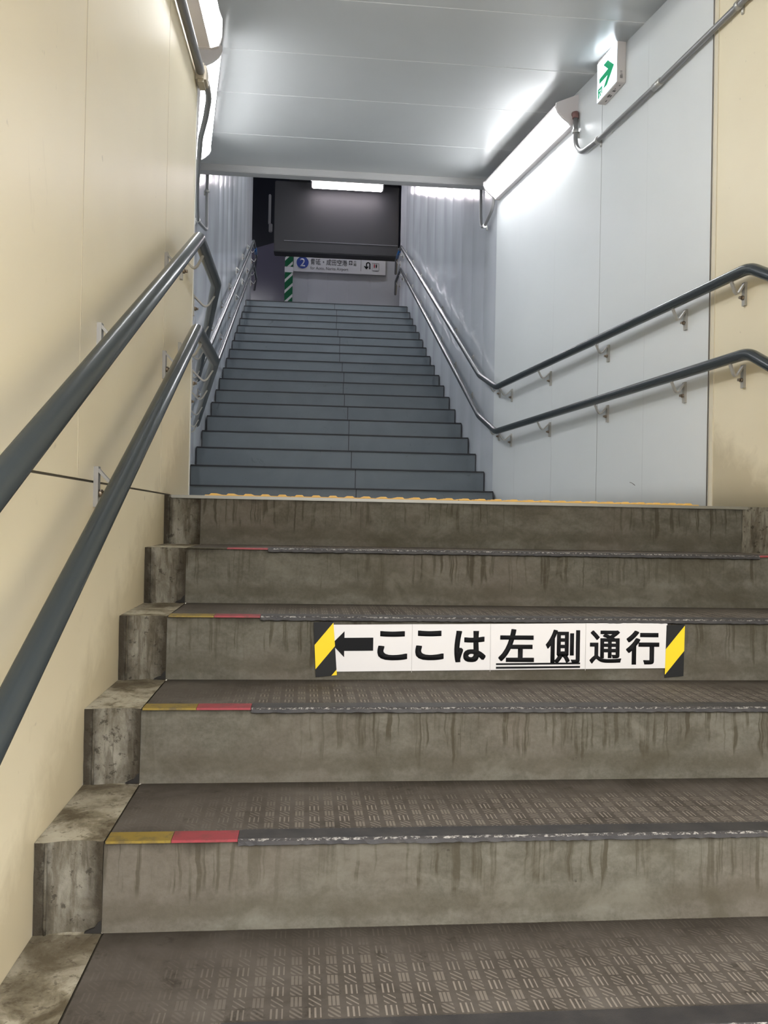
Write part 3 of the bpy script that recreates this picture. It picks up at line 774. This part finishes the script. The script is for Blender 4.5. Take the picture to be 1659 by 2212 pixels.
# hanging grey panel
root = tag(empty('hanging_panel', (.42, 13.3, 4.06)), 'large dark grey hanging panel at the top of the stairs', 'panel')
bm = bmesh.new(); add_box(bm, (-.555, 13.3, 4.065), (1.392, 13.55, 5.17), 0, .012); adopt(link('board', bm, M_PANEL), root)
bm = bmesh.new(); add_box(bm, (-.40, 13.292, 4.235), (1.38, 13.301, 4.243)); adopt(link('joint_line', bm, mat('panel_joint', (.16, .16, .18), .4)), root)
bm = bmesh.new(); add_box(bm, (-.33, 13.2, 5.17), (-.05, 13.4, 5.24)); adopt(link('hanger', bm, M_PANEL), root)
bm = bmesh.new(); add_box(bm, (1.13, 13.2, 5.17), (1.37, 13.4, 5.22)); adopt(link('hanger', bm, M_PANEL), root)
# steel column glimpsed beside the panel
bm = bmesh.new(); add_box(bm, (-.70, 14.35, 4.85), (-.66, 14.42, 5.35), 0, .01); add_box(bm, (-.69, 14.36, 4.72), (-.63, 14.41, 4.86), 0, .01)
tag(link('ceiling_bracket', bm, mat('bracket_grey', (.16, .16, .17), .5)), 'short grey hanger in the dark gap left of the hanging panel', 'hanger')

# striped corner guard
root = tag(empty('corner_guard', (-.35, 14.9, 2.92)), 'green and white striped corner guard at the edge of the far wall', 'corner guard')
for z0, z1 in ((2.925, 4.19), (4.29, 4.66)):
    bm = bmesh.new(); add_box(bm, (-.07, -.06, z0-2.92), (.065, .09, z1-2.92), 0, .004); link('striped_sheet', bm, M_GSTR, root)
bm = bmesh.new(); add_box(bm, (-.075, -.055, 1.27), (.075, .085, 1.37), 0, .003); link('plain_band', bm, M_SIGNWHITE, root)

# ------------------------------------------------------------------ platform direction sign
SO = (0, 14.955, 0); AX = (1, 0, 0); AZ = (0, 0, 1)
root = tag(empty('direction_sign', (.53, 14.97, 4.24)), 'white platform sign with a blue number 2 and Japanese lettering on the far wall', 'sign')
def S(o, lab=None):
    if o is None: return
    adopt(o, root)
    if lab: o['label'] = lab
    return o
bm = bmesh.new(); add_box(bm, (-.275, 14.957, 4.245), (1.345, 14.985, 4.575), 0, .002); S(link('sign_board', bm, M_SIGNWHITE))
S(flat_poly('number_disc', [(-.118+.105*math.cos(a*math.pi/20), 4.405+.105*math.sin(a*math.pi/20)) for a in range(40)], SO, AX, AZ, M_BLUE, None, .003), 'dark blue disc')
SO2 = (0, 14.951, 0)
S(text_mesh('numeral', '2', (-.163, 4.335), (-.073, 4.475), SO2, AX, AZ, M_SIGNWHITE, None, .01))
S(text_mesh('station_name', '青砥・成田空港', (.020, 4.375), (.665, 4.485), SO, AX, AZ, M_GREYINK, None, .006))
S(text_mesh('english_name', 'for Aoto, Narita Airport', (.018, 4.275), (.685, 4.345), SO, AX, AZ, M_GREYINK, None, .0))
S(flat_poly('airport_symbol', [(.695, 4.40), (.755, 4.40), (.755, 4.475), (.695, 4.475)], SO, AX, AZ, M_GREYINK, None))
S(flat_poly('airplane', [(.725, 4.468), (.731, 4.45), (.750, 4.432), (.750, 4.425), (.731, 4.432), (.729, 4.415), (.737, 4.408), (.713, 4.408), (.721, 4.415), (.719, 4.432), (.700, 4.425), (.700, 4.432), (.719, 4.45)], SO2, AX, AZ, M_SIGNWHITE, None))
S(text_mesh('direction_word', '方\n面', (.775, 4.385), (.825, 4.480), SO, AX, AZ, M_GREYINK, None, .0))
S(flat_poly('divider', [(.905, 4.30), (.911, 4.30), (.911, 4.52), (.905, 4.52)], SO, AX, AZ, M_GREYINK, None))
arc = [(1.035+.040*math.cos(a), 4.425+.040*math.sin(a)) for a in [math.pi*k/12 for k in range(13)]]
arci = [(1.035+.020*math.cos(a), 4.425+.020*math.sin(a)) for a in [math.pi*k/12 for k in range(12, -1, -1)]]
S(flat_poly('u_turn_arrow', [(1.075, 4.34)] + arc + [(.995, 4.37), (1.015, 4.37)] + arci + [(1.055, 4.34)], SO, AX, AZ, M_INK, None))
S(flat_poly('arrow_head', [(.962, 4.385), (.975, 4.397), (1.003, 4.372), (1.032, 4.392), (1.042, 4.378), (1.003, 4.335)], SO, AX, AZ, M_INK, None))
bm = bmesh.new()
for lo, hi in (((1.105, 4.315), (1.225, 4.319)), ((1.105, 4.446), (1.225, 4.45)), ((1.105, 4.315), (1.108, 4.45)), ((1.222, 4.315), (1.225, 4.45))):
    add_box(bm, (lo[0], 14.952, lo[1]), (hi[0], 14.956, hi[1]))
S(link('toilet_frame', bm, M_GREYINK))
for cx, m in ((1.145, M_REDINK), (1.180, M_INK)):
    S(flat_poly('figure', [(cx-.012, 4.42), (cx+.012, 4.42), (cx+.010, 4.375), (cx+.004, 4.365), (cx-.004, 4.365), (cx-.010, 4.375)], SO, AX, AZ, m, None))
    S(flat_poly('figure_head', [(cx+.007*math.cos(a*math.pi/6), 4.431+.007*math.sin(a*math.pi/6)) for a in range(12)], SO, AX, AZ, m, None))

# ------------------------------------------------------------------ green arrow exit sign
yn, yf = 4.125, 4.362
pn, pf = rwall(yn), rwall(yf); sx = (pn-pf).normalized(); zb = 2.145; H = .232; W_ = (pn-pf).length; DEP = .048
nR3 = sx.cross(Vector((0, 0, 1))).normalized()
if nR3.x > 0: nR3 = -nR3
root = tag(empty('exit_sign', (pf+pn)/2+Vector((0, 0, zb))), 'lit evacuation sign with a green arrow high on the right wall', 'sign')
bm = bmesh.new(); add_prism(bm, [pf+Vector((0, 0, zb)), pn+Vector((0, 0, zb)), pn+Vector((0, 0, zb+H)), pf+Vector((0, 0, zb+H))], nR3*DEP)
bmesh.ops.bevel(bm, geom=bm.edges[:], offset=.003, segments=2, affect='EDGES')
adopt(link('housing', bm, M_SIGNBOX), root)
FO = pf+nR3*DEP+Vector((0, 0, zb))        # face plane origin at far lower corner, u towards the camera
def F(u, v): return (u*W_, v*H)
NZ = sx.cross(Vector((0, 0, 1)))
adopt(flat_poly('face_panel', [F(.02, .015), F(.985, .015), F(.985, .90), F(.02, .90)], FO, sx, (0, 0, 1), M_SIGNFACE, None, .002), root)
adopt(flat_poly('bright_band', [F(.02, .80), F(.985, .80), F(.985, .895), F(.02, .895)], FO+nR3*.0015, sx, (0, 0, 1), M_SIGNTUBE, None, .001), root)
FO2 = FO+nR3*.002
adopt(flat_poly('arrow', [F(*p) for p in ((.865, .451), (.558, .711), (.346, .709), (.577, .508), (.144, .497), (.144, .392), (.565, .379), (.356, .183), (.519, .175))], FO2, sx, (0, 0, 1), M_GREEN, None), root)
px0, px1, pv0, pv1 = .075, .285, .075, .285
adopt(flat_poly('door_symbol', [F(px0, pv0), F(px0+.05, pv0), F(px0+.05, pv1-.04), F(px1-.04, pv1-.04), F(px1-.04, pv0+.05), F(px1, pv0+.05), F(px1, pv1), F(px0, pv1)], FO2, sx, (0, 0, 1), M_GREEN, None), root)
adopt(flat_poly('running_figure', [F(px0+.06, pv0+.02), F(px0+.09, pv0+.07), F(px0+.075, pv0+.12), F(px0+.06, pv0+.10), F(px0+.055, pv0+.13), F(px0+.10, pv0+.15), F(px0+.15, pv0+.13), F(px0+.145, pv0+.11), F(px0+.12, pv0+.10), F(px0+.13, pv0+.06), F(px0+.16, pv0+.02), F(px0+.135, pv0+.01), F(px0+.105, pv0+.05), F(px0+.08, pv0+.01)], FO2, sx, (0, 0, 1), M_GREEN, None), root)
adopt(flat_poly('figure_head', [F(px0+.125+.02*math.cos(a*math.pi/6), pv0+.165+.018*math.sin(a*math.pi/6)) for a in range(12)], FO2, sx, (0, 0, 1), M_GREEN, None), root)
# tiny print on the side and underside of the box
bm = bmesh.new()
eb = pn+Vector((0, 0, zb)); nf = sx
for (a, b, c, d_) in ((.020, .050, .032, .052), (.020, .056, .032, .058), (.018, .040, .030, .043)):
    add_prism(bm, [eb+nR3*a+Vector((0, 0, b)), eb+nR3*c+Vector((0, 0, b)), eb+nR3*c+Vector((0, 0, d_)), eb+nR3*a+Vector((0, 0, d_))], nf*.0008)
for k in range(4): add_prism(bm, [eb+nR3*.018+Vector((0, 0, .022+k*.004)), eb+nR3*.032+Vector((0, 0, .022+k*.004)), eb+nR3*.032+Vector((0, 0, .0245+k*.004)), eb+nR3*.018+Vector((0, 0, .0245+k*.004))], nf*.0008)
for (u0, u1, w0, w1) in ((.15, .22, .3, .4), (.35, .47, .45, .65), (.36, .45, .25, .38), (.6, .66, .3, .6), (.7, .74, .5, .58), (.85, .9, .35, .45)):
    q0 = pf+(pn-pf)*u0+nR3*DEP*w0+Vector((0, 0, zb)); du = (pn-pf)*(u1-u0); dw = nR3*DEP*(w1-w0)
    add_prism(bm, [q0, q0+du, q0+du+dw, q0+dw], (0, 0, -.0008))
adopt(link('small_print', bm, M_PRINT), root)

# hair-like black scuff low on the white wall
q = [rwall(4.01, .0006)+Vector((0, 0, .135)), rwall(3.985, .0008)+Vector((0, 0, .130)), rwall(3.955, .0006)+Vector((0, 0, .118))]
bm = bmesh.new(); add_tube(bm, [Vector(p_) for p_ in q], .0014, 6)
tag(link('scuff_mark', bm, M_PRINT), 'tiny black scuff low on the white right wall above the landing', 'scuff')
# ------------------------------------------------------------------ conduits
def clamp(root, c, n, d):
    c = Vector(c); n = Vector(n).normalized(); d = Vector(d).normalized()
    bm = bmesh.new(); add_tube(bm, [c-d*.010, c+d*.010], .0175, 16)
    s = n.cross(d)
    add_tube(bm, [c-n*.018+s*.0+d*0, c-n*.018-Vector((0, 0, .034))], .006, 8)
    adopt(link('clamp', bm, M_PIPE_L), root)
rc = lambda y, z, off=.022: Vector((*rwall(y, off).xy, z))
pts = [Vector((XRW-.022, 1.2, 1.84)), Vector((XRW-.022, 2.75, 1.925)), rc(3.081, 1.934), rc(3.754, 1.948), rc(4.42, 1.975), rc(4.62, 2.00), rc(4.71, 2.08), rc(4.712, 2.24)]
root = tag(empty('conduit', pts[0]), 'grey steel conduit climbing the right wall below the green arrow sign', 'conduit')
bm = bmesh.new(); add_tube(bm, fillet(pts, .07, 6), .0135, 16); adopt(link('pipe', bm, M_PIPE), root)
bm = bmesh.new(); d = (rc(3.80, 1.950)-rc(3.70, 1.947)).normalized(); add_tube(bm, [rc(3.754, 1.948)-d*.035, rc(3.754, 1.948)+d*.035], .0165, 16); adopt(link('coupling', bm, M_PIPE_L), root)
clamp(root, rc(4.40, 1.975), nRs, d); clamp(root, rc(4.712, 2.16), nRs, (0, 0, 1)); clamp(root, rc(3.12, 1.936), nRs, d)
bm = bmesh.new(); add_tube(bm, [rc(4.712, 2.235), rc(4.712, 2.262), rc(4.735, 2.268)], .018, 14); adopt(link('connector', bm, mat('reddish_connector', (.20, .10, .09), .5)), root)['label'] = 'dull red connector at the lamp'
# short drop behind the right lamp
pts = [rc(6.205, 2.40, .03), rc(6.235, 2.27, .035), Vector((1.335, 6.42, 2.20)), Vector((1.330, 6.52, 2.22)), Vector((1.330, 6.56, 2.34)), Vector((1.330, 6.56, 2.80))]
root = tag(empty('conduit', pts[0]), 'short bent conduit dropping from the far end of the right tube lamp', 'conduit')
bm = bmesh.new(); add_tube(bm, fillet(pts, .07, 6), .0125, 14); adopt(link('pipe', bm, M_PIPE), root)
clamp(root, pts[2], nR, (0, 1, .1))
# left: thick conduit on the cream wall, junction fitting, run along the splayed wall
pts = [Vector((-.434, 1.4, 1.52)), Vector((-.434, 3.33, 1.652))]
root = tag(empty('conduit', pts[0]), 'thick shiny conduit at the top edge of the left cream wall', 'conduit')
bm = bmesh.new(); add_tube(bm, pts, .0165, 18); adopt(link('pipe', bm, M_PIPE), root)
bm = bmesh.new(); add_box(bm, (-.4545, 3.33, 1.615), (-.412, 3.42, 1.690), 0, .010); adopt(link('junction_fitting', bm, M_BOX), root)['label'] = 'beige junction fitting'
lc = lambda y, z, off=.03: Vector((*lwall(y, off).xy, z))
pts = [Vector((-.420, 3.42, 1.650)), Vector((-.425, 3.55, 1.655)), lc(3.80, 1.69, .045), lc(4.1, 1.73), lc(4.8, 1.775), lc(5.5, 1.885, .045), lc(6.0, 1.985, .06), Vector((-.775, 6.42, 2.065)), Vector((-.785, 6.58, 2.12)), Vector((-.790, 6.60, 2.30)), Vector((-.790, 6.60, 2.86))]
root = tag(empty('conduit', pts[0]), 'dark grey conduit snaking behind the left cream wall and hooking up past the beam', 'conduit')
bm = bmesh.new(); add_tube(bm, fillet(pts, .05, 5), .0125, 14); adopt(link('pipe', bm, M_PIPE), root)
clamp(root, lc(5.95, 1.975, .058), nLs, (0, 1, .1)); clamp(root, (-.790, 6.60, 2.42), nL, (0, 0, 1))

# ------------------------------------------------------------------ paper notice on the third riser
YS = Y0-2*T-.0035
AXn = (1, 0, 0)
def sheet(x0, x1, zt0, zt1, zb0, zb1, label, y):
    root = tag(empty('paper_sheet', ((x0+x1)/2, y, (zt0+zb0)/2)), label, 'notice', 'paper sheets of the keep left notice')
    bm = bmesh.new()
    add_prism(bm, [(x0, y, zb0), (x1, y, zb1), (x1, y, zt1), (x0, y, zt0)], (0, .0012, 0)); adopt(link('paper', bm, M_PAPER), root)
    return root
def glyphs(root, y, items):
    for nm, ch, x0, x1, z0, z1, off in items:
        h = off
        o = text_mesh(nm, ch, (x0+h, z0+h), (x1-h, z1-h), (0, y-.0001, 0), AXn, AZ, M_INK, None, .012, .0010)
        base = bmesh.new(); base.from_mesh(o.data); src = base.copy(); 
        for k in range(8):
            c = src.copy(); dx, dz = h*math.cos(k*math.pi/4)*1.0, h*math.sin(k*math.pi/4)*.8
            if k % 2: dx = math.copysign(h, dx); dz = math.copysign(h*.8, dz)
            for v in c.verts: v.co.x += dx; v.co.z += dz; v.co.y += .00001*(k+1)
            tmp_ = bpy.data.meshes.new('t'); c.to_mesh(tmp_); c.free(); base.from_mesh(tmp_); bpy.data.meshes.remove(tmp_)
        base.to_mesh(o.data); base.free(); src.free()
        adopt(o, root)
def X_(u): return .0752+(u-162)*(.9622-.0752)/(1540-162)     # layout grid of the notice -> metres
def Z_(v, u): return -.338-(v-58-(u-162)*.013)*(.1215/189)
shts = [(155, 490, 'white sheet with a black arrow and one hiragana, leftmost of the riser notice', [('character', 'こ', 345, 465, 85, 203)]),
        (487, 808, 'white sheet reading two hiragana, second from the left on the riser notice', [('character', 'こ', 497, 612, 84, 204), ('character', 'は', 655, 783, 86, 214)]),
        (806, 1202, 'white sheet with the doubly underlined kanji for left side', [('character', '左', 835, 982, 80, 214), ('character', '側', 1030, 1172, 84, 222)]),
        (1199, 1540, 'white sheet with the last two kanji, rightmost of the riser notice', [('character', '通', 1213, 1346, 88, 224), ('character', '行', 1366, 1506, 90, 230)])]
for i, (u0, u1, lab, chs) in enumerate(shts):
    y = YS-.0004*i
    r_ = sheet(X_(u0), X_(u1), Z_(60, u0), Z_(60, u1), Z_(246, u0), Z_(246, u1), lab, y)
    um = (u0+u1)/2
    glyphs(r_, y, [(n_, c_, X_(a), X_(b), Z_(d2, a)-.0, Z_(d1, a), .0021 if c_ in 'こは' else .0015 if c_ in '左行' else .0009) for n_, c_, a, b, d1, d2 in
                   [(n_, c_, a, b, p1+(a-162)*.013-(a-162)*.013, p2) for n_, c_, a, b, p1, p2 in chs]])
    if i == 0:
        pts = [(163, 136), (213, 86), (213, 112), (328, 112), (328, 164), (213, 164), (213, 189)]
        adopt(flat_poly('arrow', [(X_(a), Z_(b, a)) for a, b in pts], (0, y-.0001, 0), AXn, AZ, M_INK, None, .001), r_)
    if i == 2:
        for v0, v1 in ((219, 226), (233, 241)):
            adopt(flat_poly('underline', [(X_(826), Z_(v1, 826)), (X_(1174), Z_(v1, 1174)), (X_(1174), Z_(v0, 1174)), (X_(826), Z_(v0, 826))], (0, y-.0001, 0), AXn, AZ, M_INK, None, .001), r_)
    if i < 3:   # clear tape over the joint
        bm = bmesh.new(); add_box(bm, (X_(u1)-.0045, y-.0012, Z_(252, u1)), (X_(u1)-.0035, y-.0004, Z_(60, u1))); adopt(link('tape_edge', bm, M_TAPECLEAR), r_)
def hazard(x0t, x1t, x0b, x1b, zt0, zt1, zb0, zb1, lab):
    c = Vector(((x0t+x1t)/2, YS-.0022, (zt0+zb0)/2)); o = empty('tmp', (0, 0, 0)); bpy.data.objects.remove(o)
    bm = bmesh.new(); pts = [(x0b, 0, zb0), (x1b, 0, zb1), (x1t, 0, zt1), (x0t, 0, zt0)]
    add_prism(bm, [Vector(p)-Vector((c.x, 0, c.z)) for p in pts], (0, .0012, 0))
    q = link('hazard_tape', bm, M_HAZ); q.location = c; tag(q, lab, 'tape', 'hazard tapes at the ends of the notice')
hazard(.029, .079, .037, .0905, -.333, -.331, -.472, -.467, 'yellow and black striped tape at the left end of the riser notice')
hazard(.960, 1.010, .957, 1.008, -.334, -.332, -.472, -.468, 'yellow and black striped tape at the right end of the riser notice')
